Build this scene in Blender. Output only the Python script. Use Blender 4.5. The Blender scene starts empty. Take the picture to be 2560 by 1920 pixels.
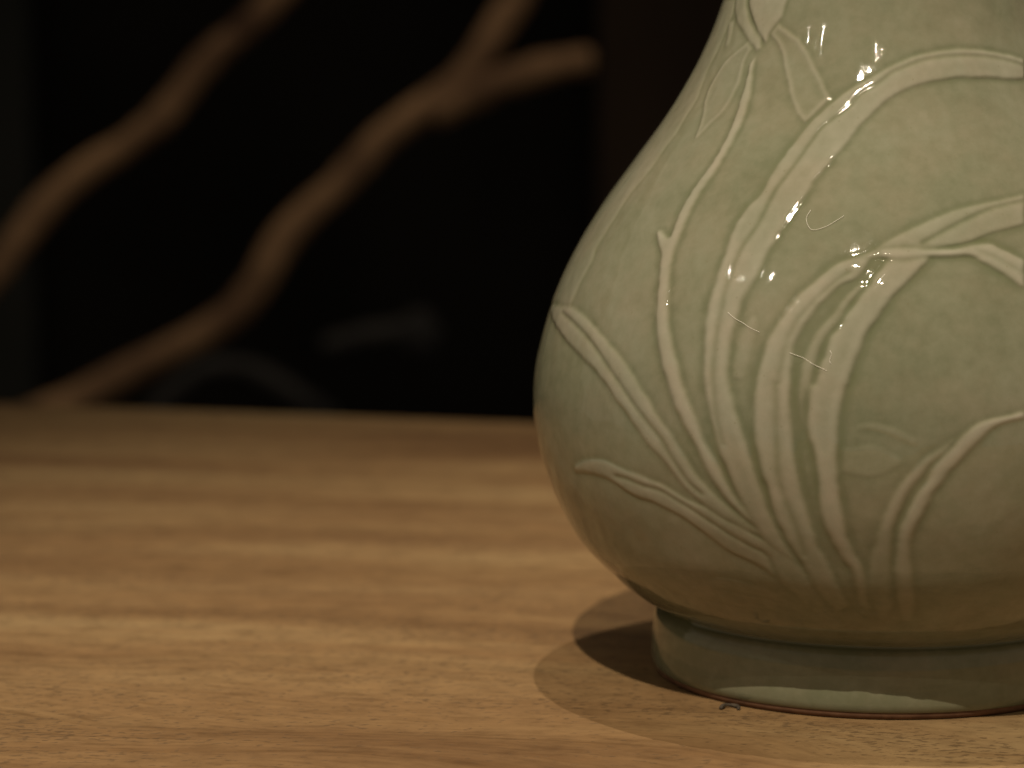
import bpy, math, random, json
import numpy as np
from mathutils import Vector, Euler

random.seed(4)
scene = bpy.context.scene
C = scene.collection
R = math.radians

# ------------------------------------------------------------------ camera
cam_d = bpy.data.cameras.new('camera')
cam_d.sensor_width = 36.0
cam_d.lens = 98.4375
cam_d.clip_start = 0.02
cam_d.clip_end = 50
cam_d.dof.use_dof = True
cam_d.dof.focus_distance = 0.768
cam_d.dof.aperture_fstop = 9.5
cam = bpy.data.objects.new('camera', cam_d)
C.objects.link(cam)
cam.location = (-0.1097, -0.8372, 0.1887)
cam.rotation_euler = (R(90 - 6.89), 0, 0)
scene.camera = cam

# ------------------------------------------------------------------ dim room air and lamps (gallery spots, plus an added branch fill)
world = bpy.data.worlds.new('World')
scene.world = world
world.use_nodes = True
bg = world.node_tree.nodes['Background']
bg.inputs[0].default_value = (1.0, 0.84, 0.62, 1)
bg.inputs[1].default_value = 0.18

def spot(name, loc, target, power, radius, cone, blend=0.6, color=(1.0, 0.85, 0.66)):
    l = bpy.data.lights.new(name, 'SPOT')
    l.energy = power
    l.shadow_soft_size = radius
    l.spot_size = R(cone)
    l.spot_blend = blend
    l.color = color
    o = bpy.data.objects.new(name, l)
    C.objects.link(o)
    o.location = loc
    o.rotation_euler = (Vector(target) - Vector(loc)).to_track_quat('-Z', 'Y').to_euler()
    return o

spot('key_spot_lamp', (-0.51, -1.70, 2.50), (0.030, -0.22, 0.02), 310, 0.0085, 30, 1.0)
spot('second_front_lamp', (-0.25, -2.00, 2.45), (0.04, -0.05, 0.10), 20, 0.0065, 24, 1.0)
spot('back_spot_lamp', (-0.11, 0.41, 3.5), (0.05, -0.10, 0.0), 210, 0.012, 28, 1.0)
# small far ceiling spots: only their glints read on the glaze
spot('ceiling_spot_lamp', (-1.55, -0.70, 1.55), (0, 0, 0.15), 5, 0.005, 60, 0.5, (1, 0.9, 0.75))
spot('ceiling_spot_lamp', (-1.32, -0.92, 1.62), (0, 0, 0.15), 5, 0.005, 60, 0.5, (1, 0.9, 0.75))
# added fill, not a gallery spot: brightens the dry branches at the back
spot('branch_spot_lamp', (0.1, 1.5, 1.9), (-0.22, 2.42, 0.2), 16, 0.03, 46, 1.0, (1.0, 0.80, 0.56))

scene.view_settings.view_transform = 'Standard'
scene.view_settings.look = 'None'
scene.view_settings.exposure = 0
scene.view_settings.gamma = 1

# ------------------------------------------------------------------ helpers
def mesh_obj(name, verts, faces, mat, parent=None, smooth=True):
    me = bpy.data.meshes.new(name)
    me.from_pydata([tuple(v) for v in verts], [], [tuple(f) for f in faces])
    if smooth:
        me.polygons.foreach_set('use_smooth', [True] * len(me.polygons))
    me.materials.append(mat)
    me.update()
    o = bpy.data.objects.new(name, me)
    C.objects.link(o)
    if parent:
        o.parent = parent
    return o

def thing(name, label, cat, loc=(0, 0, 0), group=None):
    o = bpy.data.objects.new(name, None)
    o.empty_display_size = 0.02
    C.objects.link(o)
    o.location = loc
    o['label'] = label
    o['category'] = cat
    if group: o['group'] = group
    return o

def tag(o, label, cat, group=None):
    o['label'] = label
    o['category'] = cat
    if group: o['group'] = group
    return o

class NT:
    def __init__(s, name):
        s.m = bpy.data.materials.new(name)
        s.m.use_nodes = True
        s.n = s.m.node_tree.nodes
        s.l = s.m.node_tree.links
        s.b = s.n['Principled BSDF']
    def node(s, t, **kw):
        n = s.n.new(t)
        for k, v in kw.items():
            if k.startswith('i_'):
                n.inputs[k[2:].replace('_', ' ')].default_value = v
            else:
                setattr(n, k, v)
        return n
    def link(s, a, b): s.l.new(a, b)
    def math(s, op, a, b=None, clamp=False):
        n = s.n.new('ShaderNodeMath'); n.operation = op; n.use_clamp = clamp
        for i, v in enumerate((a, b)):
            if v is None: continue
            if isinstance(v, (int, float)): n.inputs[i].default_value = v
            else: s.l.new(v, n.inputs[i])
        return n.outputs[0]
    def ramp(s, fac, stops, interp='LINEAR'):
        n = s.n.new('ShaderNodeValToRGB'); n.color_ramp.interpolation = interp
        e = n.color_ramp.elements
        while len(e) < len(stops): e.new(0.5)
        for i, (p, c) in enumerate(stops):
            e[i].position = p
            e[i].color = (*c, 1) if len(c) == 3 else c
        s.l.new(fac, n.inputs[0])
        return n.outputs[0]
    def mix(s, fac, a, b, mode='MIX'):
        n = s.n.new('ShaderNodeMix'); n.data_type = 'RGBA'; n.blend_type = mode
        for i, v in ((0, fac), (6, a), (7, b)):
            if isinstance(v, (int, float)): n.inputs[i].default_value = v
            elif isinstance(v, tuple): n.inputs[i].default_value = (*v, 1)
            else: s.l.new(v, n.inputs[i])
        return n.outputs[2]
    def coords(s, scale=(1, 1, 1), rot=(0, 0, 0), loc=(0, 0, 0)):
        t = s.n.new('ShaderNodeTexCoord'); m = s.n.new('ShaderNodeMapping')
        m.inputs['Scale'].default_value = scale; m.inputs['Rotation'].default_value = rot
        m.inputs['Location'].default_value = loc
        s.l.new(t.outputs['Object'], m.inputs[0])
        return m.outputs[0]
    def noise(s, vec, scale, detail=3, rough=0.5, dist=0.0):
        n = s.n.new('ShaderNodeTexNoise'); n.inputs['Scale'].default_value = scale
        n.inputs['Detail'].default_value = detail; n.inputs['Roughness'].default_value = rough
        n.inputs['Distortion'].default_value = dist
        s.l.new(vec, n.inputs['Vector'])
        return n.outputs[0]

# ------------------------------------------------------------------ materials
def mat_wood():
    t = NT('oiled_oak')
    # grain direction wanders: warp the plank coordinates before anything else
    tc = t.n.new('ShaderNodeTexCoord')
    sx = t.n.new('ShaderNodeSeparateXYZ'); t.link(tc.outputs['Object'], sx.inputs[0])
    wA = t.noise(t.coords((3.0, 6.0, 1), (0, 0, R(8)), (1.3, 0.4, 0)), 1.0, 2, 0.5)
    wB = t.noise(t.coords((14, 26, 1), (0, 0, R(8)), (5, 2, 0)), 1.0, 3, 0.5)
    yy = t.math('ADD', sx.outputs[1], t.math('MULTIPLY', sx.outputs[0], 0.16))
    yy = t.math('ADD', yy, t.math('MULTIPLY', t.math('SUBTRACT', wA, 0.5), 0.11))
    yy = t.math('ADD', yy, t.math('MULTIPLY', t.math('SUBTRACT', wB, 0.5), 0.012))
    def lay(kx, ky, ox=0.0, detail=4, rough=0.55, dist=0.0):
        cx = t.n.new('ShaderNodeCombineXYZ')
        t.link(t.math('ADD', t.math('MULTIPLY', sx.outputs[0], kx), ox), cx.inputs[0])
        t.link(t.math('MULTIPLY', yy, ky), cx.inputs[1])
        return t.noise(cx.outputs[0], 1.0, detail, rough, dist)
    big = lay(2.4, 12, 0.0, 5, 0.55, 0.3)
    col = t.ramp(big, [(0.32, (0.150, 0.083, 0.035)), (0.46, (0.208, 0.124, 0.055)), (0.56, (0.250, 0.160, 0.074)), (0.72, (0.320, 0.230, 0.116))])
    ring = lay(1.6, 75, 7.0, 4, 0.6)
    col = t.mix(0.8, col, t.ramp(ring, [(0.32, (0.80, 0.75, 0.68)), (0.47, (1.0, 0.99, 0.98)), (0.68, (1.07, 1.08, 1.07))]), 'MULTIPLY')
    fine = lay(55, 420, 3.0, 4, 0.65)
    col = t.mix(0.8, col, t.ramp(fine, [(0.30, (0.74, 0.70, 0.65)), (0.46, (0.98, 0.97, 0.96)), (0.70, (1.10, 1.10, 1.08))]), 'MULTIPLY')
    fr = t.math('FRACT', t.math('ADD', t.math('MULTIPLY', yy, 13.0), 0.30))
    col = t.mix(0.8, col, t.ramp(fr, [(0.0, (0.70, 0.66, 0.60)), (0.035, (0.98, 0.98, 0.97)), (0.10, (1.05, 1.06, 1.06)), (0.7, (1.0, 1.0, 1.0)), (1.0, (0.88, 0.86, 0.83))]), 'MULTIPLY')
    mott = t.noise(t.coords((75, 105, 1)), 1.0, 5, 0.65)
    col = t.mix(0.7, col, t.ramp(mott, [(0.32, (0.70, 0.67, 0.63)), (0.5, (1.0, 1.0, 1.0)), (0.68, (1.17, 1.16, 1.13))]), 'MULTIPLY')
    # open pores: small dark flecks gathered along some of the rings
    pores = t.noise(t.coords((300, 560, 1), (0, 0, R(9))), 1.0, 2, 0.5)
    dens = lay(5, 34, 11.0, 3, 0.6)
    thr = t.math('SUBTRACT', pores, t.math('MULTIPLY', dens, 0.40))
    pm = t.ramp(thr, [(0.13, (1, 1, 1)), (0.22, (0, 0, 0))])
    col = t.mix(t.math('MULTIPLY', pm, 0.60), col, (0.085, 0.052, 0.025))
    t.link(col, t.b.inputs['Base Color'])
    rr = t.ramp(fine, [(0.2, (0.46,) * 3), (0.8, (0.60,) * 3)])
    t.link(rr, t.b.inputs['Roughness'])
    t.b.inputs['Specular IOR Level'].default_value = 0.35
    bp = t.n.new('ShaderNodeBump'); bp.inputs['Strength'].default_value = 0.5; bp.inputs['Distance'].default_value = 0.0003
    hgt = t.math('SUBTRACT', t.math('MULTIPLY', fine, 0.7), t.math('MULTIPLY', pm, 0.8))
    t.link(hgt, bp.inputs['Height']); t.link(bp.outputs[0], t.b.inputs['Normal'])
    return t.m

def mat_glaze():
    t = NT('celadon_glaze')
    a = t.n.new('ShaderNodeAttribute'); a.attribute_name = 'relief'
    rel = a.outputs['Fac']
    cloud = t.noise(t.coords((1, 1, 1)), 22, 4, 0.55, 0.4)
    mott = t.noise(t.coords((1, 1, 1)), 260, 4, 0.6)
    f = t.math('ADD', rel, t.math('MULTIPLY', t.math('SUBTRACT', cloud, 0.5), 0.50))
    f = t.math('ADD', f, t.math('MULTIPLY', t.math('SUBTRACT', mott, 0.5), 0.26), True)
    # glaze pools green in the recesses and thins to warm grey over the ridges
    col = t.ramp(f, [(0.0, (0.112, 0.128, 0.064)), (0.28, (0.150, 0.160, 0.098)), (0.42, (0.194, 0.199, 0.131)),
                     (0.70, (0.276, 0.273, 0.203)), (1.0, (0.36, 0.34, 0.27))])
    t.link(col, t.b.inputs['Base Color'])
    t.b.inputs['Roughness'].default_value = 0.10
    hue = t.noise(t.coords((1, 1, 1), (0, 0, 0), (4, 4, 4)), 55, 3, 0.6)
    col = t.mix(t.ramp(hue, [(0.42, (0, 0, 0)), (0.62, (0.5, 0.5, 0.5))]), col, t.mix(1.0, col, (1.07, 0.97, 0.97), 'MULTIPLY'))
    vs = t.n.new('ShaderNodeTexVoronoi'); vs.inputs['Scale'].default_value = 260
    t.link(t.coords((1, 1, 1)), vs.inputs['Vector'])
    col = t.mix(t.ramp(vs.outputs[0], [(0.05, (0.30,) * 3), (0.11, (0, 0, 0))]), col, (0.17, 0.16, 0.09))
    t.link(col, t.b.inputs['Base Color'])
    t.b.inputs['IOR'].default_value = 1.5
    rn = t.noise(t.coords((1, 1, 1)), 90, 4, 0.6)
    t.link(t.ramp(rn, [(0.35, (0.022,) * 3), (0.75, (0.065,) * 3)]), t.b.inputs['Roughness'])
    # hair-fine wear scratches and orange-peel in the glaze
    def scratch(rot, sc, seed):
        v = t.n.new('ShaderNodeTexVoronoi'); v.feature = 'DISTANCE_TO_EDGE'
        v.inputs['Scale'].default_value = sc
        t.link(t.coords((1, 1, 0.22), rot, (seed, seed * 2, 0)), v.inputs['Vector'])
        return t.math('SUBTRACT', 1.0, t.math('MULTIPLY', v.outputs[0], 14.0), True)
    s1 = scratch((R(30), R(50), 0), 700, 0.0)
    s2 = scratch((R(-40), R(-35), R(20)), 520, 3.1)
    peel = t.noise(t.coords((1, 1, 1)), 750, 2, 0.5)
    big = t.noise(t.coords((1, 1, 1)), 120, 2, 0.5)
    h = t.math('ADD', t.math('MULTIPLY', t.math('ADD', s1, s2), 0.25), t.math('ADD', t.math('MULTIPLY', peel, 0.5), t.math('MULTIPLY', big, 1.2)))
    bp = t.n.new('ShaderNodeBump'); bp.inputs['Strength'].default_value = 0.20; bp.inputs['Distance'].default_value = 0.00003
    t.link(h, bp.inputs['Height']); t.link(bp.outputs[0], t.b.inputs['Normal'])
    return t.m

def mat_simple(name, c1, c2, scale, rough, spec=0.4, bump=0.0, stretch=(1, 1, 1)):
    t = NT(name)
    n = t.noise(t.coords(stretch), scale, 5, 0.6, 0.3)
    t.link(t.ramp(n, [(0.3, c1), (0.7, c2)]), t.b.inputs['Base Color'])
    t.b.inputs['Roughness'].default_value = rough
    t.b.inputs['Specular IOR Level'].default_value = spec
    if bump:
        bp = t.n.new('ShaderNodeBump'); bp.inputs['Strength'].default_value = 0.6; bp.inputs['Distance'].default_value = bump
        t.link(n, bp.inputs['Height']); t.link(bp.outputs[0], t.b.inputs['Normal'])
    return t.m

WOOD = mat_wood()
GLAZE = mat_glaze()
BISQUE = mat_simple('unglazed_stoneware', (0.10, 0.050, 0.028), (0.16, 0.085, 0.048), 300, 0.8, 0.2, 0.0002)
BARK = mat_simple('dry_brown_wood', (0.085, 0.045, 0.028), (0.40, 0.245, 0.135), 9, 0.75, 0.2, 0.003)
GREYD = mat_simple('dull_grey_plaster', (0.030, 0.029, 0.030), (0.052, 0.050, 0.050), 12, 0.8, 0.2, 0.002)
FLOORM = mat_simple('dark_floor', (0.006, 0.006, 0.006), (0.012, 0.011, 0.01), 5, 0.8, 0.1)
WALLM = mat_simple('black_wall', (0.006, 0.006, 0.0055), (0.012, 0.011, 0.010), 2, 0.95, 0.05)
PANELM = mat_simple('dark_brown_panel', (0.022, 0.016, 0.012), (0.050, 0.034, 0.024), 1.5, 0.9, 0.1, 0, (4, 4, 0.6))
PANELG = mat_simple('dark_grey_panel', (0.020, 0.021, 0.019), (0.028, 0.029, 0.027), 4, 0.9, 0.1)
LINT = mat_simple('pale_lint', (0.75, 0.72, 0.62), (0.9, 0.88, 0.8), 500, 0.6)
RESIN = mat_simple('grey_lint_clump', (0.035, 0.028, 0.02), (0.085, 0.065, 0.045), 900, 0.8)

# ------------------------------------------------------------------ setting
floor = mesh_obj('floor', [(-6, -4, -0.76), (6, -4, -0.76), (6, 4, -0.76), (-6, 4, -0.76)], [(0, 1, 2, 3)], FLOORM, smooth=False)
floor['kind'] = 'structure'
def box(x0, x1, y0, y1, z0, z1):
    v = [(x0, y0, z0), (x1, y0, z0), (x1, y1, z0), (x0, y1, z0), (x0, y0, z1), (x1, y0, z1), (x1, y1, z1), (x0, y1, z1)]
    f = [(3, 2, 1, 0), (4, 5, 6, 7), (0, 1, 5, 4), (1, 2, 6, 5), (2, 3, 7, 6), (3, 0, 4, 7)]
    return v, f
wall = mesh_obj('back_wall', *box(-6, 6, 3.4, 3.5, -0.76, 2.6), WALLM, smooth=False)
wall['kind'] = 'structure'
mesh_obj('panel', *box(0.02, 0.62, 3.36, 3.398, -0.755, 2.2), PANELM, wall, smooth=False)
mesh_obj('panel', *box(-1.4, -0.83, 3.36, 3.398, -0.755, 2.2), PANELG, wall, smooth=False)

# ------------------------------------------------------------------ table: a slab whose far edge runs slightly askew
table = thing('wooden_table', 'oak table with visible grain and pores carrying the green vase', 'table', (0, 0, -0.76))
def slab(poly, z0, z1, bev):
    import bmesh
    bm = bmesh.new()
    vs = [bm.verts.new((x, y, z1)) for x, y in poly]
    f = bm.faces.new(vs)
    r = bmesh.ops.extrude_face_region(bm, geom=[f])
    for v in [g for g in r['geom'] if isinstance(g, bmesh.types.BMVert)]: v.co.z = z0
    bmesh.ops.recalc_face_normals(bm, faces=bm.faces)
    bmesh.ops.bevel(bm, geom=[e for e in bm.edges], offset=bev, segments=3, affect='EDGES', profile=0.5)
    return bm
sl = -0.2811
def ey(x): return 0.5629 + (x + 0.0986) * sl
bm = slab([(-0.85, -0.62), (0.75, -0.62), (0.75, ey(0.75)), (-0.85, ey(-0.85))], -0.04, 0.0, 0.003)
me = bpy.data.meshes.new('tabletop'); bm.to_mesh(me); bm.free()
me.materials.append(WOOD)
top = bpy.data.objects.new('tabletop', me); C.objects.link(top); top.parent = table; top.location = (0, 0, 0.76)
for x, y in ((-0.75, -0.52), (0.65, -0.52), (0.65, 0.26), (-0.75, 0.62)):
    mesh_obj('leg', *box(x - 0.035, x + 0.035, y - 0.035, y + 0.035, 0.0, 0.7195), WOOD, table, smooth=False)

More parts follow.
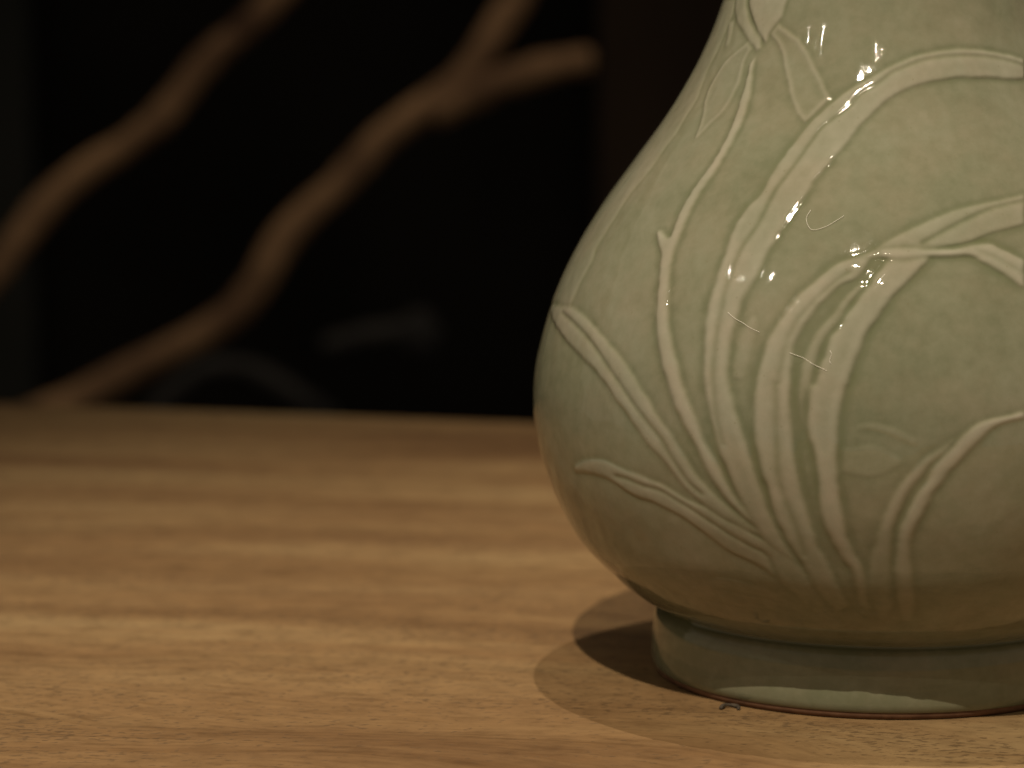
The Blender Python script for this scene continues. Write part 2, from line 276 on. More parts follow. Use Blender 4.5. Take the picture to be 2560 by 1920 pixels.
# ------------------------------------------------------------------ the vase
DATA = json.loads(r'''{"L": [{"n": "leaf_rim", "l": [[176.0, 202.18], [179.39, 186.29], [179.04, 171.4], [175.81, 156.45], [175.89, 145.01], [177.68, 132.26], [176.93, 119.94], [177.4, 111.94]], "r": [[198.1, 201.9], [199.69, 196.87], [198.57, 186.85], [198.63, 180.5], [201.34, 173.54], [200.89, 168.21], [201.36, 163.59], [200.59, 159.59], [200.6, 154.63], [199.79, 150.29], [198.22, 145.92], [198.14, 141.28], [197.98, 136.96], [197.57, 133.94], [197.04, 130.56], [198.3, 126.72], [197.73, 120.67], [196.89, 113.23]], "g": [], "h": 0.4, "gd": 0.35}, {"n": "leaf_left", "l": [[184.17, 109.88], [194.29, 106.78], [200.48, 104.16], [206.78, 101.28], [211.12, 98.44], [214.89, 95.22], [218.19, 90.99], [221.22, 87.03], [223.73, 82.96], [226.11, 79.19], [228.29, 76.01], [231.02, 70.61], [232.74, 67.62], [234.98, 64.68], [237.41, 61.75], [241.53, 58.03], [245.34, 53.78], [250.12, 35.9], [254.47, 29.4]], "r": [[182.85, 112.44], [194.87, 113.26], [199.53, 113.29], [204.87, 111.77], [210.74, 108.42], [214.91, 105.18], [218.44, 101.87], [221.82, 97.63], [223.11, 95.33], [225.56, 91.9], [227.7, 87.49], [229.97, 83.7], [232.33, 78.65], [234.36, 72.81], [236.79, 68.64], [240.01, 63.83], [243.27, 59.64], [245.54, 56.21], [252.44, 38.56], [256.48, 30.48]], "g": [[[193.93, 111.44], [199.86, 110.02], [205.65, 107.64], [209.6, 105.0], [213.47, 101.42], [216.94, 97.49], [218.92, 95.29], [221.94, 90.99], [224.41, 87.58], [226.12, 84.98], [228.42, 81.52], [229.74, 77.9], [231.26, 74.25], [232.94, 70.29], [235.05, 67.36]]], "h": 0.7, "gd": 0.75}, {"n": "stem_fork", "l": [[219.64, 183.29], [220.73, 178.73], [221.35, 174.52], [222.37, 169.04], [222.78, 164.87], [222.65, 159.11], [222.0, 154.63], [220.49, 148.53], [220.16, 142.85], [220.29, 138.43], [220.38, 135.45], [217.74, 136.98], [216.26, 136.55], [218.66, 132.94], [220.08, 130.85], [221.05, 127.48], [222.25, 122.88], [223.12, 117.95], [224.1, 113.05], [224.98, 109.09], [226.2, 105.49], [227.19, 101.55], [228.53, 97.98], [230.33, 91.98], [231.85, 88.12], [233.37, 84.22], [234.62, 80.6], [235.6, 76.91], [236.62, 73.17], [238.05, 69.49], [239.57, 65.76], [241.84, 61.77], [245.31, 56.18], [253.98, 37.13]], "r": [[220.82, 185.25], [222.33, 180.69], [224.54, 174.88], [225.47, 169.1], [225.51, 163.98], [225.12, 158.56], [224.47, 153.15], [223.38, 148.08], [223.01, 143.65], [223.04, 139.25], [223.05, 134.86], [223.14, 131.42], [223.69, 128.03], [224.76, 123.13], [225.6, 118.53], [226.72, 113.98], [227.84, 110.05], [228.98, 105.83], [230.3, 102.26], [231.72, 97.19], [233.06, 92.67], [234.53, 88.5], [235.64, 84.56], [236.64, 80.89], [238.03, 77.6], [239.22, 73.88], [240.42, 69.83], [241.41, 66.69], [243.08, 62.94], [245.75, 58.63], [250.42, 43.53], [255.3, 37.66]], "g": [], "h": 1.0, "gd": 0.35}, {"n": "leaf_arched", "l": [[310.34, 184.95], [305.11, 185.94], [296.49, 187.08], [288.58, 187.88], [282.75, 187.56], [273.56, 185.97], [267.62, 184.06], [263.26, 182.14], [259.42, 179.6], [255.7, 177.69], [249.93, 173.23], [247.57, 170.68], [245.12, 167.82], [243.23, 164.34], [241.34, 160.24], [239.63, 155.23], [238.67, 151.79], [238.04, 148.09], [236.34, 144.95], [235.06, 141.19], [234.44, 136.85], [234.53, 132.56], [234.21, 128.54], [234.15, 124.56], [233.87, 120.85], [233.89, 116.86], [234.08, 112.57], [234.44, 107.99], [234.8, 103.72], [235.2, 99.44], [236.1, 94.01], [236.88, 90.05], [237.62, 86.09], [238.22, 83.01], [238.8, 79.29], [239.68, 75.56], [240.49, 71.47], [241.46, 67.37], [242.7, 62.89], [244.15, 58.42], [245.34, 53.78], [249.62, 45.92], [255.37, 38.46]], "r": [[307.0, 179.16], [297.95, 179.53], [286.68, 179.9], [279.59, 179.28], [274.49, 178.34], [269.57, 176.76], [265.15, 174.24], [261.87, 171.4], [259.06, 168.57], [257.24, 166.07], [255.78, 163.57], [253.94, 160.45], [251.74, 157.03], [249.88, 153.92], [248.57, 151.14], [248.03, 148.41], [246.99, 145.94], [245.87, 142.86], [244.81, 139.48], [243.85, 135.8], [242.81, 132.72], [242.1, 128.44], [241.22, 124.45], [240.15, 121.33], [239.75, 117.96], [239.49, 115.2], [239.19, 112.12], [239.17, 108.46], [239.33, 104.5], [239.4, 101.13], [239.81, 98.14], [240.6, 94.53], [241.3, 91.2], [241.99, 88.18], [242.79, 84.53], [243.72, 79.91], [244.57, 74.91], [245.52, 69.53], [246.42, 64.05], [247.88, 56.51], [249.98, 50.22], [251.24, 46.11], [256.63, 38.58]], "g": [[[309.23, 183.01], [304.38, 184.32], [296.0, 185.63], [288.08, 185.96], [280.6, 185.65], [273.41, 184.38], [268.23, 182.47], [265.24, 181.19], [261.71, 178.34], [257.14, 175.48], [254.92, 172.63], [252.76, 170.41], [250.65, 168.51], [248.15, 165.98], [246.28, 162.2], [244.11, 156.89], [242.09, 151.89], [241.0, 148.81], [239.61, 140.79], [238.5, 137.07], [237.44, 133.35], [236.9, 129.03], [236.7, 125.36], [236.43, 121.67], [236.46, 118.61], [236.44, 114.33], [236.48, 110.35], [236.59, 105.76], [236.72, 102.08], [237.08, 97.84], [237.64, 93.26], [238.38, 87.76], [239.38, 81.89]]], "h": 0.9, "gd": 0.7}, {"n": "leaf_tall", "l": [[260.66, 133.18], [259.07, 132.4], [256.32, 131.13], [254.04, 128.97], [251.91, 125.6], [249.78, 122.51], [248.29, 119.12], [247.03, 115.74], [246.11, 112.65], [245.32, 110.48], [244.82, 106.51], [244.33, 102.2], [244.18, 98.57], [244.02, 93.95], [244.22, 88.43], [244.45, 83.76], [245.02, 78.8], [245.65, 73.75], [246.33, 70.6], [247.1, 62.47], [248.2, 58.26], [249.22, 53.59], [250.86, 48.92], [252.35, 41.95], [255.9, 34.5]], "r": [[261.48, 132.44], [259.98, 128.83], [258.49, 126.41], [256.61, 125.17], [254.11, 121.49], [252.4, 118.12], [250.8, 113.55], [249.84, 110.47], [249.59, 106.84], [249.68, 99.01], [249.89, 92.94], [250.41, 85.29], [250.97, 77.52], [251.58, 71.15], [252.34, 65.35], [253.09, 59.79], [253.82, 54.75], [254.8, 50.7], [255.96, 45.89], [258.2, 36.72]], "g": [[[257.63, 128.48], [255.05, 125.42], [252.93, 122.04], [251.05, 118.36], [249.59, 114.99], [248.69, 111.01], [248.21, 106.75], [247.9, 102.19], [247.7, 98.86], [247.34, 98.84], [247.67, 92.76], [247.74, 86.61], [247.94, 80.37], [248.21, 73.07], [248.99, 67.65], [249.89, 62.79], [250.77, 57.19], [251.42, 51.76]]], "h": 1.0, "gd": 0.6}, {"n": "leaf_narrow", "l": [[260.65, 125.27], [259.68, 125.55], [257.5, 122.21], [255.43, 117.65], [253.39, 113.68], [252.42, 110.62], [251.51, 106.97], [251.1, 103.92], [250.93, 99.1], [250.91, 96.08], [251.46, 89.99], [252.18, 80.75], [252.66, 72.85], [253.42, 65.45], [254.69, 58.24]], "r": [[261.03, 124.98], [259.92, 123.77], [259.01, 122.25], [257.79, 119.23], [256.64, 115.32], [255.26, 112.86], [254.28, 109.82], [253.53, 106.17], [252.88, 99.22], [252.14, 94.63], [252.11, 88.51], [252.61, 80.78], [253.19, 72.9], [253.86, 65.49], [254.86, 57.92]], "g": [], "h": 0.6, "gd": 0.35}, {"n": "leaf_broad", "l": [[265.51, 134.88], [263.1, 129.78], [260.85, 124.68], [259.04, 121.06], [257.66, 117.44], [256.32, 113.8], [255.13, 111.35], [254.57, 107.13], [253.78, 104.08], [253.41, 99.26], [252.73, 98.62], [252.44, 93.12], [252.49, 87.01], [253.57, 80.85], [254.08, 74.57], [254.19, 68.15], [254.76, 61.59], [255.74, 56.96], [257.11, 52.27], [259.27, 46.13], [260.32, 36.86]], "r": [[271.56, 133.11], [271.08, 131.62], [269.17, 128.64], [267.15, 125.66], [265.22, 122.67], [263.54, 119.07], [262.28, 116.07], [261.4, 113.96], [260.54, 111.55], [260.06, 108.55], [259.4, 105.84], [258.76, 102.51], [258.3, 99.5], [257.96, 98.89], [257.54, 94.03], [257.19, 88.83], [257.08, 82.65], [257.11, 76.39], [257.18, 72.23], [257.68, 66.76], [257.99, 61.83], [258.66, 56.84], [259.72, 52.44], [261.02, 48.35], [261.59, 42.66], [262.01, 34.94]], "g": [], "h": 1.15, "gd": 0.35}, {"n": "leaf_right", "l": [[259.09, 131.95], [261.06, 133.64], [263.47, 136.05], [266.61, 138.47], [269.88, 140.57], [273.28, 142.67], [276.84, 144.45], [280.49, 145.61], [284.27, 146.45], [288.22, 147.28], [292.86, 148.38]], "r": [[265.89, 132.5], [269.55, 133.71], [273.74, 134.88], [278.93, 136.02], [281.53, 137.47], [285.16, 138.89], [290.57, 140.4]], "g": [[[270.28, 136.09], [272.25, 137.58], [275.46, 139.95], [278.8, 142.02], [282.59, 144.07], [286.53, 145.5], [292.31, 146.72]]], "h": 0.75, "gd": 0.7}, {"n": "stem_crossing", "l": [[262.67, 134.25], [264.5, 134.72], [267.56, 134.89], [271.64, 134.6], [275.79, 134.57], [279.08, 135.57], [282.4, 135.96], [285.41, 134.09], [288.59, 131.28]], "r": [[263.09, 132.47], [265.48, 131.75], [267.87, 131.61], [271.53, 132.51], [275.61, 132.48], [278.54, 132.74], [280.66, 130.91], [283.53, 128.44], [285.33, 126.3], [287.4, 124.13]], "g": [[[279.98, 134.21], [282.97, 132.35], [285.86, 129.87], [287.97, 127.7]]], "h": 1.25, "gd": 0.3}, {"n": "leaf_lower_left", "l": [[205.09, 67.31], [210.54, 68.3], [214.38, 67.85], [217.15, 66.79], [219.62, 64.98], [222.09, 63.83], [225.04, 63.12], [227.91, 61.35], [231.12, 59.29], [233.78, 56.38], [235.99, 53.68], [238.2, 50.96], [241.5, 48.7], [244.5, 45.96], [248.09, 40.73], [252.65, 34.99]], "r": [[205.64, 69.48], [209.67, 71.79], [213.84, 72.91], [216.82, 72.73], [220.01, 71.42], [223.03, 70.39], [225.9, 69.32], [228.17, 68.44], [230.43, 66.53], [233.07, 64.68], [235.88, 63.16], [238.34, 60.57], [240.84, 58.95], [243.38, 56.6], [245.43, 54.82], [248.09, 51.38], [250.75, 47.48], [253.89, 36.32]], "g": [[[217.55, 69.07], [220.29, 68.83], [223.74, 67.55], [227.05, 66.89], [229.58, 65.04], [232.02, 63.15], [234.38, 60.9], [236.7, 58.62], [239.26, 55.96], [242.24, 53.33], [245.06, 50.64], [246.28, 43.37]]], "h": 0.7, "gd": 0.75}, {"n": "leaf_base", "l": [[217.52, 29.4], [226.88, 28.43], [240.3, 28.69], [247.85, 28.16], [257.74, 28.82]], "r": [[221.55, 34.3], [232.07, 41.3], [237.06, 42.25], [241.41, 41.21], [243.76, 40.48], [247.31, 36.32], [251.28, 33.22], [257.77, 29.27]], "g": [[[232.45, 38.76], [239.39, 37.8], [242.99, 37.24], [246.06, 35.74], [250.25, 33.9], [253.85, 31.88]], [[228.7, 33.66], [236.47, 32.91], [241.85, 33.08], [246.26, 31.36], [250.71, 29.85]]], "h": 0.35, "gd": 0.4}, {"n": "leaf_bent", "l": [[273.95, 85.78], [271.92, 82.7], [269.73, 80.23], [268.4, 77.74], [267.09, 74.86], [266.11, 71.97], [264.97, 68.09], [263.99, 63.78], [263.16, 59.11], [262.84, 55.35], [262.13, 51.89], [261.78, 46.27], [261.6, 40.86], [263.57, 32.58]], "r": [[274.3, 85.15], [272.96, 81.76], [270.94, 78.67], [269.64, 75.51], [268.49, 73.27], [267.34, 70.38], [266.72, 67.14], [266.09, 63.83], [265.49, 58.85], [265.43, 53.72], [265.62, 46.42], [266.09, 39.12], [265.61, 31.83]], "g": [], "h": 0.6, "gd": 0.35}, {"n": "leaf_curved", "l": [[284.94, 92.07], [281.02, 90.75], [278.32, 89.94], [275.66, 86.98], [273.97, 83.61], [272.63, 80.83], [270.95, 77.74], [270.35, 74.24], [269.05, 71.36], [267.92, 67.49], [267.15, 63.85], [266.34, 60.54], [266.11, 55.46], [266.08, 49.95], [266.23, 45.72], [266.9, 39.14], [268.32, 31.88]], "r": [[284.89, 90.4], [281.89, 89.34], [279.71, 87.46], [277.45, 83.83], [275.74, 80.77], [274.05, 77.39], [272.44, 73.58], [271.14, 70.4], [270.55, 67.16], [269.47, 62.89], [268.69, 59.57], [268.3, 55.49], [268.7, 50.33], [269.19, 44.68], [270.05, 38.38], [270.17, 31.48]], "g": [], "h": 1.0, "gd": 0.35}, {"n": "petal_left", "l": [[215.24, 189.84], [211.57, 187.53], [207.89, 184.88], [205.66, 181.22], [205.0, 176.58], [206.39, 172.64], [209.04, 168.75], [210.46, 165.51], [211.49, 162.28]], "r": [[218.63, 187.86], [217.46, 186.22], [217.14, 183.27], [218.39, 178.71], [218.14, 173.82], [217.28, 170.23], [215.33, 167.27], [213.63, 164.62], [212.19, 162.31]], "g": [], "h": 0.45, "gd": 0}, {"n": "petal_right", "l": [[223.87, 191.79], [227.01, 189.82], [230.37, 186.9], [233.25, 182.06], [235.99, 177.25], [238.22, 173.44], [240.82, 169.98], [243.68, 167.49]], "r": [[226.5, 195.04], [231.44, 192.74], [236.36, 190.14], [241.67, 184.66], [244.59, 180.82], [246.95, 177.65], [249.16, 174.17]], "g": [], "h": 0.45, "gd": 0}, {"n": "bud", "l": [[207.3, 203.77], [210.15, 199.76], [212.67, 197.43], [216.22, 194.44], [220.39, 191.47], [223.3, 189.5]], "r": [[228.51, 203.52], [228.11, 199.93], [227.35, 196.67], [225.43, 194.07], [223.87, 191.79], [223.73, 189.83]], "g": [], "h": 1.0, "gd": 0.35}, {"n": "sepal", "l": [[197.69, 203.91], [199.71, 200.21], [201.99, 197.85], [207.17, 194.49], [214.89, 190.49], [220.53, 187.21]], "r": [[205.68, 203.8], [208.4, 199.78], [212.01, 196.44], [216.15, 193.45], [220.71, 190.81], [222.15, 187.87]], "g": [], "h": 0.6, "gd": 0.35}, {"n": "sepal", "l": [[198.37, 195.87], [201.47, 191.85], [203.07, 188.52]], "r": [[202.69, 195.68], [204.24, 192.51], [205.05, 188.52]], "g": [], "h": 0.4, "gd": 0.35}, {"n": "leaf_faint", "l": [[257.68, 82.37], [260.39, 83.43], [262.58, 83.83], [264.63, 82.03], [266.51, 79.89]], "r": [[257.71, 76.1], [261.3, 75.01], [263.84, 75.74], [266.36, 78.33]], "g": [], "h": 0.22, "gd": 0.35}, {"n": "leaf_faint", "l": [[260.0, 88.97], [261.69, 89.48], [264.57, 88.5], [267.12, 86.72], [268.66, 85.19]], "r": [[260.02, 87.45], [261.7, 87.81], [264.42, 86.67], [266.63, 84.86], [268.33, 83.64]], "g": [], "h": 0.25, "gd": 0.35}, {"n": "leaf_faint", "l": [[242.36, 116.63], [241.08, 113.5], [240.3, 109.17], [239.93, 104.56], [240.07, 99.97]], "r": [[243.15, 114.87], [243.1, 110.92], [242.73, 106.34], [242.46, 101.73], [241.89, 98.93]], "g": [], "h": 0.3, "gd": 0.35}], "fib": [[[238.0, 116.91], [239.36, 115.35], [240.81, 114.24], [242.1, 113.27], [243.79, 112.03]], [[249.2, 107.27], [251.2, 105.89], [253.05, 104.49], [254.34, 103.51], [255.25, 102.65]], [[249.48, 144.19], [248.9, 141.75], [250.32, 139.22], [252.74, 140.04], [254.78, 141.75], [256.01, 142.99]], [[255.53, 107.92], [255.64, 107.18], [255.51, 105.68], [255.63, 104.77]]], "body": [[21.2, 65.5], [23.5, 70.0], [30.74, 79.37], [40.11, 88.76], [49.49, 94.35], [58.86, 98.56], [68.23, 101.45], [77.6, 103.1], [86.97, 103.24], [96.34, 101.99], [105.71, 99.65], [115.09, 96.5], [124.46, 92.43], [133.83, 87.36], [143.2, 81.42], [152.57, 74.75], [161.94, 67.89], [171.31, 61.48], [180.69, 56.01], [190.06, 51.5], [199.43, 47.83], [212.0, 43.7], [225.0, 40.0], [238.0, 36.8], [250.0, 34.5], [260.0, 33.4], [268.0, 32.9], [276.0, 33.1], [284.0, 34.2]]}''')
vase = thing('celadon_vase', 'green celadon glazed vase with carved leaves standing on the oak table', 'vase')

pz = np.array([b[0] for b in DATA['body']]) / 1000.0
pr = np.array([b[1] for b in DATA['body']]) / 1000.0
def spline(x, y, xs):                         # natural cubic spline
    n = len(x); h = np.diff(x); A = np.zeros((n, n)); rhs = np.zeros(n)
    A[0, 0] = A[-1, -1] = 1
    for i in range(1, n - 1):
        A[i, i - 1], A[i, i], A[i, i + 1] = h[i - 1], 2 * (h[i - 1] + h[i]), h[i]
        rhs[i] = 6 * ((y[i + 1] - y[i]) / h[i] - (y[i] - y[i - 1]) / h[i - 1])
    m = np.linalg.solve(A, rhs)
    i = np.clip(np.searchsorted(x, xs) - 1, 0, n - 2); t = xs - x[i]; hi = h[i]
    b = (y[i + 1] - y[i]) / hi - hi * (2 * m[i] + m[i + 1]) / 6
    return y[i] + b * t + m[i] / 2 * t ** 2 + (m[i + 1] - m[i]) / (6 * hi) * t ** 3

def vnoise(u, v, su, sv, seed):               # smooth value noise, su/sv cells per unit
    g = np.random.RandomState(seed).rand(257, 257) - 0.5
    a = u * su; b = v * sv
    ia = np.floor(a).astype(int); ib = np.floor(b).astype(int)
    fa = a - ia; fb = b - ib
    fa = fa * fa * (3 - 2 * fa); fb = fb * fb * (3 - 2 * fb)
    ia %= 256; ib %= 256
    return (g[ia, ib] * (1 - fa) * (1 - fb) + g[ia + 1, ib] * fa * (1 - fb) + g[ia, ib + 1] * (1 - fa) * fb + g[ia + 1, ib + 1] * fa * fb) * 2

# rows: dense over the carved part, coarse up the neck, over the lip and down inside
z_f = np.linspace(0.0212, 0.205, 1501)
r_f = spline(pz, pr, z_f)
arc = np.concatenate([[0], np.cumsum(np.hypot(np.diff(z_f), np.diff(r_f)))])
nv = 660
va = np.linspace(0, arc[-1], nv)
rows_z = np.interp(va, arc, z_f); rows_r = np.interp(va, arc, r_f)
zt = np.linspace(0.205, pz[-1], 46)[1:]
rt = spline(pz, pr, zt)
lip = [(0.2852, 0.0341), (0.2858, 0.0332), (0.2854, 0.0322), (0.2840, 0.0312)]
zi = np.linspace(0.280, 0.03, 40)
ri = spline(pz, pr, zi) - 0.0036
rows_z = np.concatenate([rows_z, zt, [l[0] for l in lip], zi, [0.025]])
rows_r = np.concatenate([rows_r, rt, [l[1] for l in lip], ri, [0.001]])
th = np.concatenate([np.linspace(160, 330, 621), np.linspace(330, 520, 121)[1:-1]]) * math.pi / 180
nc = len(th); nr = len(rows_z)
TH, RR = np.meshgrid(th, rows_r); _, ZZ = np.meshgrid(th, rows_z)
VV = np.zeros_like(ZZ); VV[:nv] = va[:, None]
F = slice(0, nv), slice(0, 621)
fth = np.degrees(TH[F]).astype(np.float64); fr = RR[F]; fv = VV[F]
Hm = np.zeros_like(fr)                         # relief in mm
OWN = -np.ones(fr.shape, int)
z2v = lambda z: np.interp(np.asarray(z) / 1000.0, z_f, arc)

def seg_dist(px, py, rr, poly, closed):        # px: angle in rad, py: arc length, metric r*dtheta
    a = np.array(poly); b = np.roll(a, -1, 0)
    if not closed: a, b = a[:-1], b[:-1]
    best = np.full(px.shape, 1e9)
    X = px * rr
    for (ax, ay), (bx, by) in zip(a, b):
        ax_ = ax * rr; bx_ = bx * rr
        dx = bx_ - ax_; dy = by - ay
        t = ((X - ax_) * dx + (py - ay) * dy) / (dx * dx + dy * dy + 1e-18)
        np.clip(t, 0, 1, out=t)
        best = np.minimum(best, (X - ax_ - t * dx) ** 2 + (py - ay - t * dy) ** 2)
    return np.sqrt(best)
def inside(px, py, poly):
    a = np.array(poly); b = np.roll(a, -1, 0)
    c = np.zeros(px.shape, bool)
    for (ax, ay), (bx, by) in zip(a, b):
        if ay == by: continue
        m = (ay > py) != (by > py)
        c ^= m & (px < (bx - ax) * (py - ay) / (by - ay) + ax)
    return c
def smooth_line(pts):                          # Catmull-Rom through the carved outline
    p = np.array([(math.radians(a), float(z2v(z))) for a, z in pts])
    if len(p) < 3: return p
    q = np.vstack([2 * p[0] - p[1], p, 2 * p[-1] - p[-2]])
    out = []
    for i in range(1, len(q) - 2):
        for t in (0, 1 / 3, 2 / 3):
            out.append(0.5 * (2 * q[i] + (q[i + 1] - q[i - 1]) * t + (2 * q[i - 1] - 5 * q[i] + 4 * q[i + 1] - q[i + 2]) * t * t + (-q[i - 1] + 3 * q[i] - 3 * q[i + 1] + q[i + 2]) * t ** 3))
    out.append(q[-2])
    return np.array(out)
ss = lambda x: (lambda c: c * c * (3 - 2 * c))(np.clip(x, 0, 1))
AMP = 0.51
names = []
for k, L in enumerate(DATA['L']):
    le, re = smooth_line(L['l']), smooth_line(L['r'])
    poly = np.vstack([le, re[::-1]])
    mrg = 0.010
    sel_r = (va[:, None] > poly[:, 1].min() - mrg) & (va[:, None] < poly[:, 1].max() + mrg)
    mt = mrg / 0.05
    sel = sel_r & (TH[F] > poly[:, 0].min() - mt) & (TH[F] < poly[:, 0].max() + mt)
    ix = np.nonzero(sel)
    px, py, rr = TH[F][ix], fv[ix], fr[ix]
    d = seg_dist(px, py, rr, poly, True) * 1000
    ins = inside(px, py, poly)
    d = np.where(ins, d, -d)
    d = d + 0.20 * vnoise(px * rr, py, 260, 260, 11 + k) + 0.04 * vnoise(px * rr, py, 900, 900, 51 + k)
    hk = L['h'] * AMP
    if L['gd'] == 0:                           # petal: raised rim, sunk middle
        hh = hk * (0.35 * ss(d / 0.8 + 0.3) + 0.75 * np.exp(-((d - 0.75) / 0.75) ** 2))
    else:
        hh = hk * (0.50 * ss(d / 1.0 + 0.5) + 0.50 * np.sqrt(np.clip(ss((d + 0.2) / 2.4), 0, 1)))
    for g in L['g']:
        gl = smooth_line(g)
        dg = seg_dist(px, py, rr, gl, False) * 1000 + 0.05 * vnoise(px * rr, py, 700, 700, 81 + k)
        hh = hh - L['gd'] * AMP * (0.75 * np.exp(-(dg / 0.50) ** 2) + 0.25 * np.exp(-(dg / 1.2) ** 2)) * ss((d + 0.3) / 1.0)
    m = ss(d / 1.1 + 0.5)
    soft = 0.10 + 0.90 * ss((py - 0.006) / 0.062)   # the carving fades out toward the foot
    hh = hh * soft
    halo = -0.30 * AMP * min(1, L['h'] * 1.2) * np.exp(-np.clip(-d, 0, None) / 1.6) * soft * (1 + 0.6 * vnoise(px * rr, py, 160, 160, 7 + k))
    prev = Hm[ix]
    Hm[ix] = np.where(prev > 0.05, prev * (1 - m) + np.maximum(hh, prev * 0.25) * m + halo * (1 - m) * 0.8,
                      prev * (1 - m) + hh * m + np.minimum(halo - prev * 0.5, 0) * (1 - m))
    o_ = OWN[ix]; o_[d > -0.05] = k; OWN[ix] = o_
    names.append(L['n'])

def blur(a, n):
    k = np.ones(n) / n
    a = np.apply_along_axis(lambda v: np.convolve(np.pad(v, n // 2, mode='edge'), k, 'valid')[:len(v)], 0, a)
    return np.apply_along_axis(lambda v: np.convolve(np.pad(v, n // 2, mode='edge'), k, 'valid')[:len(v)], 1, a)
Hm = blur(Hm, 3) * 0.5 + blur(blur(Hm, 5), 3) * 0.5      # the melted glaze rounds every carved edge

# hand-made unevenness of the whole pot
und = 0.16 * vnoise(TH * 0.1, ZZ, 60, 45, 3) + 0.05 * vnoise(TH * 0.1, ZZ, 240, 240, 5)
fade = 0.25 + 0.75 * ss((ZZ - 0.03) / 0.03); fade[nv + 49:] = 0
HH = und * fade
HH[F] += Hm
R2 = RR + HH / 1000.0
# seam with the foot stays snug
co = np.stack([R2 * np.cos(TH), R2 * np.sin(TH), ZZ], -1)
# pooling of the glaze follows the carved depth (sharper features hold more)
rel = np.full(ZZ.shape, 0.40)
hp = Hm - blur(Hm, 13)
rel[F] = 0.40 + 0.42 * Hm + 0.75 * hp
rel = np.clip(rel, 0, 1)

idx = np.arange(nr * nc).reshape(nr, nc)
a = idx[:-1]; b = idx[1:]
quads = np.stack([a, np.roll(a, -1, 1), np.roll(b, -1, 1), b], -1)   # (nr-1, nc, 4)
own_face = -np.ones((nr - 1, nc), int)
own_face[:nv - 1, :620] = OWN[:-1, :-1]
flat = co.reshape(-1, 3)
# smooth vertex normals of the full surface, so that the carved parts meet without a seam
q = quads.reshape(-1, 4)
fn = np.cross(flat[q[:, 2]] - flat[q[:, 0]], flat[q[:, 3]] - flat[q[:, 1]])
vn = np.zeros_like(flat)
for i in range(4):
    for j in range(3):
        vn[:, j] += np.bincount(q[:, i], weights=fn[:, j], minlength=len(flat))
vn /= np.linalg.norm(vn, axis=1)[:, None] + 1e-20
if (vn[:, :2] * flat[:, :2]).sum(1)[idx[200, 100]] < 0:
    vn = -vn; quads = quads[..., ::-1]

def np_mesh(name, fsel, parent):
    f = quads[fsel].reshape(-1, 4)
    used, inv = np.unique(f, return_inverse=True)
    inv = inv.reshape(-1, 4)
    me = bpy.data.meshes.new(name)
    me.vertices.add(len(used)); me.vertices.foreach_set('co', flat[used].astype(np.float32).ravel())
    me.loops.add(inv.size); me.loops.foreach_set('vertex_index', inv.astype(np.int32).ravel())
    me.polygons.add(len(inv)); me.polygons.foreach_set('loop_start', np.arange(0, inv.size, 4, dtype=np.int32))
    me.polygons.foreach_set('use_smooth', np.ones(len(inv), bool))
    me.update(calc_edges=True)
    at = me.attributes.new('relief', 'FLOAT', 'POINT')
    at.data.foreach_set('value', rel.ravel()[used].astype(np.float32))
    me.normals_split_custom_set_from_vertices(vn[used].tolist())
    me.materials.append(GLAZE)
    o = bpy.data.objects.new(name, me); C.objects.link(o); o.parent = parent
    return o
body = np_mesh('body', own_face < 0, vase)
for k, n in enumerate(names):
    if (own_face == k).sum() < 20: continue
    np_mesh('carved_' + n.split('_')[0], own_face == k, vase)

def lathe(name, prof, mat, parent, n=256, wob=0.0):
    vs, fs = [], []
    for j, (r, z) in enumerate(prof):
        for i in range(n):
            t = 2 * math.pi * i / n
            rr = r + wob * math.sin(3 * t + j) 
            vs.append((rr * math.cos(t), rr * math.sin(t), z))
    for j in range(len(prof) - 1):
        for i in range(n):
            fs.append((j * n + i, j * n + (i + 1) % n, (j + 1) * n + (i + 1) % n, (j + 1) * n + i))
    return mesh_obj(name, vs, fs, mat, parent)
ft = [(0.0662, 0.0022), (0.0668, 0.0028), (0.0672, 0.0045), (0.0673, 0.0075), (0.0671, 0.0110), (0.0668, 0.0145), (0.0665, 0.0172),
      (0.0658, 0.0188), (0.0648, 0.0198), (0.0641, 0.0205), (0.0643, 0.0211), (0.0652, 0.0218), (0.0560, 0.0230)]
fo = lathe('foot_ring', ft, GLAZE, vase)
at = fo.data.attributes.new('relief', 'FLOAT', 'POINT')
zs = np.array([v.co.z for v in fo.data.vertices])
at.data.foreach_set('value', (0.36 - 0.25 * np.exp(-((zs - 0.0206) / 0.0009) ** 2)).astype(np.float32))
lathe('foot_rim', [(0.0560, 0.0040), (0.0580, 0.0), (0.0648, 0.0), (0.0657, 0.0006), (0.0661, 0.0014), (0.0661, 0.0026), (0.0640, 0.0040)], BISQUE, vase)

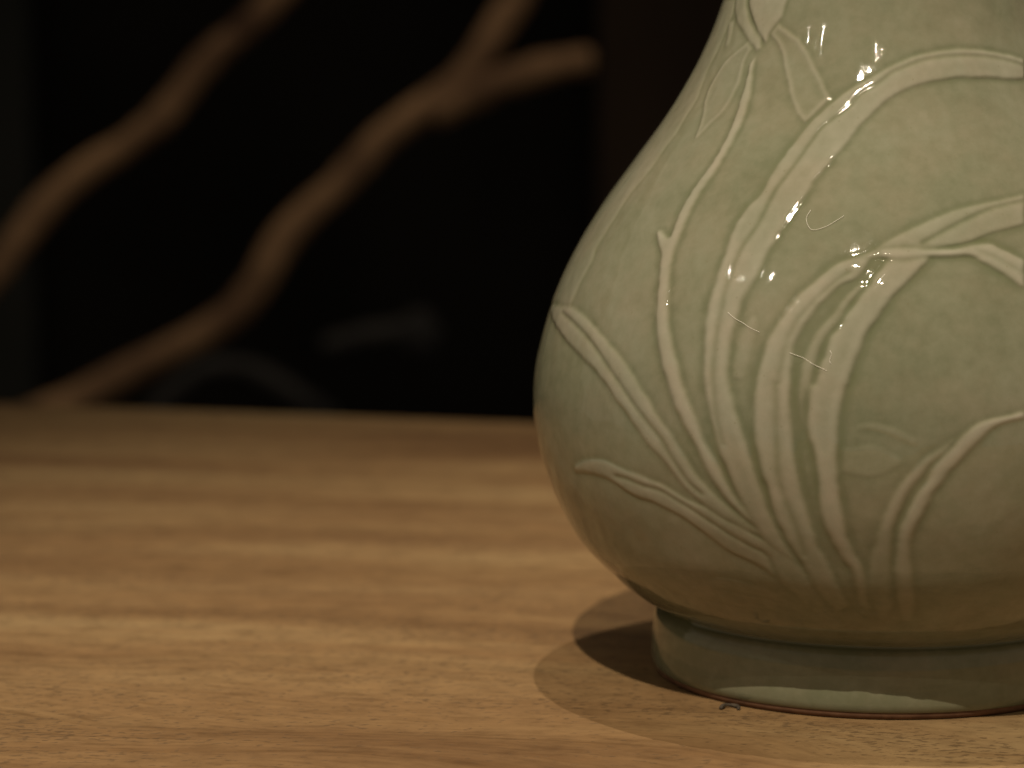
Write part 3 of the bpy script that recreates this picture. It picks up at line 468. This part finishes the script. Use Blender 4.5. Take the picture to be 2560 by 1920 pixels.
# ------------------------------------------------------------------ lint and specks
def tube_mesh(pts, rad, n=8):
    pts = [Vector(p) for p in pts]; vs, fs = [], []
    up = Vector((0.13, 0.31, 0.94)); 
    for i, p in enumerate(pts):
        t = (pts[min(i + 1, len(pts) - 1)] - pts[max(i - 1, 0)]).normalized()
        s = t.cross(up).normalized(); u = s.cross(t).normalized()
        r = rad[i] if hasattr(rad, '__len__') else rad
        for j in range(n):
            a_ = 2 * math.pi * j / n
            vs.append(p + (s * math.cos(a_) + u * math.sin(a_)) * r)
    for i in range(len(pts) - 1):
        for j in range(n):
            fs.append((i * n + j, i * n + (j + 1) % n, (i + 1) * n + (j + 1) % n, (i + 1) * n + j))
    fs.append(tuple(range(n))[::-1]); fs.append(tuple((len(pts) - 1) * n + j for j in range(n)))
    return vs, fs
def catmull(pts, k=8):
    p = [Vector(x) for x in pts]; q = [2 * p[0] - p[1]] + p + [2 * p[-1] - p[-2]]; out = []
    for i in range(1, len(q) - 2):
        for s in range(k):
            t = s / k
            out.append(0.5 * (2 * q[i] + (q[i + 1] - q[i - 1]) * t + (2 * q[i - 1] - 5 * q[i] + 4 * q[i + 1] - q[i + 2]) * t * t + (3 * q[i] - q[i - 1] - 3 * q[i + 1] + q[i + 2]) * t ** 3))
    out.append(q[-2]); return out
def on_vase(a_, z, lift):
    t = math.radians(a_); vi = int(np.argmin(abs(rows_z[:nv] - z / 1000))); ti = int(np.argmin(abs(th[:621] - t)))
    p = Vector(flat[idx[vi, ti]]); n = Vector(vn[idx[vi, ti]])
    return p + n * lift
flab = ['thin pale lint thread on the vase, running right from the double leaf', 'straight pale lint thread on the vase crossing onto the broad leaf',
        'looped pale lint thread on the plain glaze right of the arched leaf', 'tiny pale lint thread standing upright on the broad carved leaf']
for f, lab in zip(DATA['fib'], flab):
    pts = catmull([on_vase(a_, z, 0.00018) for a_, z in f], 5)
    lo = pts[0].copy()
    o = mesh_obj('lint_thread', *tube_mesh([p - lo for p in pts], 0.000055, 5), LINT)
    o.location = lo
    tag(o, lab, 'lint', 'lint threads on the vase')
# little curled clump by the foot
cp = catmull([(0.0, 0.0, 0.0005), (0.0012, 0.0022, 0.0009), (0.0036, 0.0030, 0.0007), (0.0052, 0.0016, 0.0005), (0.0050, -0.0006, 0.0004)], 6)
clump = mesh_obj('lint_curl', *tube_mesh(cp, [0.00055 + 0.0001 * math.sin(i * 0.5) for i in range(len(cp))], 7), RESIN)
clump.location = (-0.0500, -0.0530, 0.0)
tag(clump, 'small dark grey curled crumb on the table by the vase foot', 'crumb')

# ------------------------------------------------------------------ blurred background
def scaled(pts, k):
    c = Vector((-0.1097, -0.8372, 0.1887))
    return [c + (Vector(p) - c) * k for p in pts]
def catmull_smooth(pts):                       # ease the kinks of a hand-laid line
    p = [Vector(q_) for q_ in pts]
    return [p[0]] + [p[i] * 0.6 + (p[i - 1] + p[i + 1]) * 0.2 for i in range(1, len(p) - 1)] + [p[-1]]
def limb(name, pts, r0, r1, seed, parent, mat, loc):
    rn = random.Random(seed); p = catmull(catmull_smooth(pts), 10); n = len(p)
    ph = [rn.uniform(0, 6) for _ in range(4)]
    rad = []
    for i in range(n):
        t = i / (n - 1); r = r0 + (r1 - r0) * t
        r *= 1 + 0.04 * math.sin(t * 19 + ph[0]) + 0.03 * math.sin(t * 43 + ph[1])
        rad.append(r)
        p[i] = p[i] + Vector((rn.uniform(-1, 1), rn.uniform(-1, 1), rn.uniform(-1, 1))) * 0.0008
    rad[-1] *= 0.55; rad[-2] *= 0.85
    return mesh_obj(name, *tube_mesh([q_ - Vector(loc) for q_ in p], rad, 18), mat, parent)
KB = 1.7
b1 = scaled([[-0.2599, 1.1331, 0.2395], [-0.2728, 1.1308, 0.2203], [-0.3035, 1.1277, 0.1943], [-0.3244, 1.1258, 0.1787], [-0.3412, 1.1228, 0.1543], [-0.355, 1.1206, 0.1355], [-0.3786, 1.1185, 0.1188], [-0.3999, 1.1172, 0.1076], [-0.4221, 1.1153, 0.0916], [-0.4402, 1.1129, 0.0724], [-0.4563, 1.1103, 0.0503], [-0.4727, 1.1076, 0.0282], [-0.4953, 1.1041, -0.0006]], KB)[::-1]
b2 = scaled([[-0.0959, 1.0826, 0.2382], [-0.1056, 1.0803, 0.2195], [-0.1216, 1.0779, 0.1992], [-0.1351, 1.0749, 0.1746], [-0.1524, 1.0726, 0.1552], [-0.1766, 1.071, 0.1421], [-0.1961, 1.0694, 0.129], [-0.2146, 1.0669, 0.1081], [-0.231, 1.0647, 0.09], [-0.2523, 1.0628, 0.0744], [-0.2687, 1.0604, 0.0548], [-0.2787, 1.0577, 0.0323], [-0.2922, 1.0554, 0.013], [-0.3133, 1.0535, -0.0026], [-0.3409, 1.0518, -0.0166], [-0.3748, 1.0497, -0.0338], [-0.4081, 1.0476, -0.0515], [-0.4289, 1.0462, -0.0628]], KB)[::-1]
b3 = scaled([[-0.165, 1.0713, 0.1446], [-0.143, 1.0723, 0.1533], [-0.1135, 1.0739, 0.1658], [-0.0843, 1.075, 0.1752], [-0.0547, 1.0755, 0.1795]], KB)
foot_ = scaled([(-0.7937, 1.084, -0.50)], KB)[0]; foot_.z = -0.74
loc = foot_
br1 = thing('dry_branch', 'bare brown branch at far left, leaning up behind the table', 'branch', loc, 'dry branches behind the table')
limb('stem', [foot_ + Vector((-0.03, 0, 0)), foot_ + Vector((0.16, 0, 0.30))] + b1, 0.0185, 0.0165, 1, br1, BARK, loc)
br2 = thing('dry_branch', 'forked bare brown branch rising between left branch and vase', 'branch', loc + Vector((0.04, 0, 0)), 'dry branches behind the table')
limb('stem', [foot_ + Vector((0.04, 0, 0)), foot_ + Vector((0.26, 0, 0.34))] + b2, 0.0185, 0.0180, 2, br2, BARK, loc + Vector((0.04, 0, 0)))
limb('side_shoot', b3, 0.022, 0.0160, 3, br2, BARK, loc + Vector((0.04, 0, 0)))
arch_pts = scaled([[-0.4048, 1.443, -0.1138], [-0.3858, 1.4462, -0.0874], [-0.3592, 1.448, -0.0723], [-0.3325, 1.4482, -0.0704], [-0.3059, 1.4466, -0.0836], [-0.2831, 1.4448, -0.0987], [-0.2565, 1.4427, -0.1157], [-0.2413, 1.4402, -0.1365]], 1.5)
lo = Vector((arch_pts[0].x - 0.1, arch_pts[0].y, -0.76))
ar = thing('curved_rail', 'dim grey arched rail low in the dark behind the table', 'rail', lo)
limb('rail', [lo + Vector((0, 0, 0.0)), lo + Vector((0.02, 0, 0.35))] + arch_pts + [Vector((arch_pts[-1].x + 0.06, arch_pts[-1].y, -0.45)), Vector((arch_pts[-1].x + 0.08, arch_pts[-1].y, -0.76))], 0.0125, 0.0125, 5, ar, GREYD, lo)
bl = scaled([[-0.1861, 1.4512, -0.0459], [-0.2641, 1.4498, -0.0572], [-0.2413, 1.4507, -0.0497], [-0.2147, 1.4514, -0.044]], 1.5)
lo = Vector((bl[0].x, bl[0].y, -0.76))
kb = thing('knobbed_stand', 'dim grey rounded knob with a short arm, blurred in the dark', 'ornament', lo)
limb('arm', [bl[1], bl[2], bl[3], bl[0]], 0.011, 0.016, 6, kb, GREYD, lo)
limb('pole', [lo, lo + Vector((0, 0, 0.3)), bl[0]], 0.004, 0.004, 8, kb, FLOORM, lo)
import bmesh
bm = bmesh.new(); bmesh.ops.create_icosphere(bm, subdivisions=3, radius=0.026)
for v in bm.verts:
    v.co.z *= 1.15; v.co += v.co.normalized() * 0.002 * math.sin(v.co.x * 300 + v.co.z * 210)
me = bpy.data.meshes.new('knob'); bm.to_mesh(me); bm.free(); me.materials.append(GREYD)
me.polygons.foreach_set('use_smooth', [True] * len(me.polygons))
kn = bpy.data.objects.new('knob', me); C.objects.link(kn); kn.parent = kb; kn.location = bl[0] - lo

scene.cycles.use_denoising = True
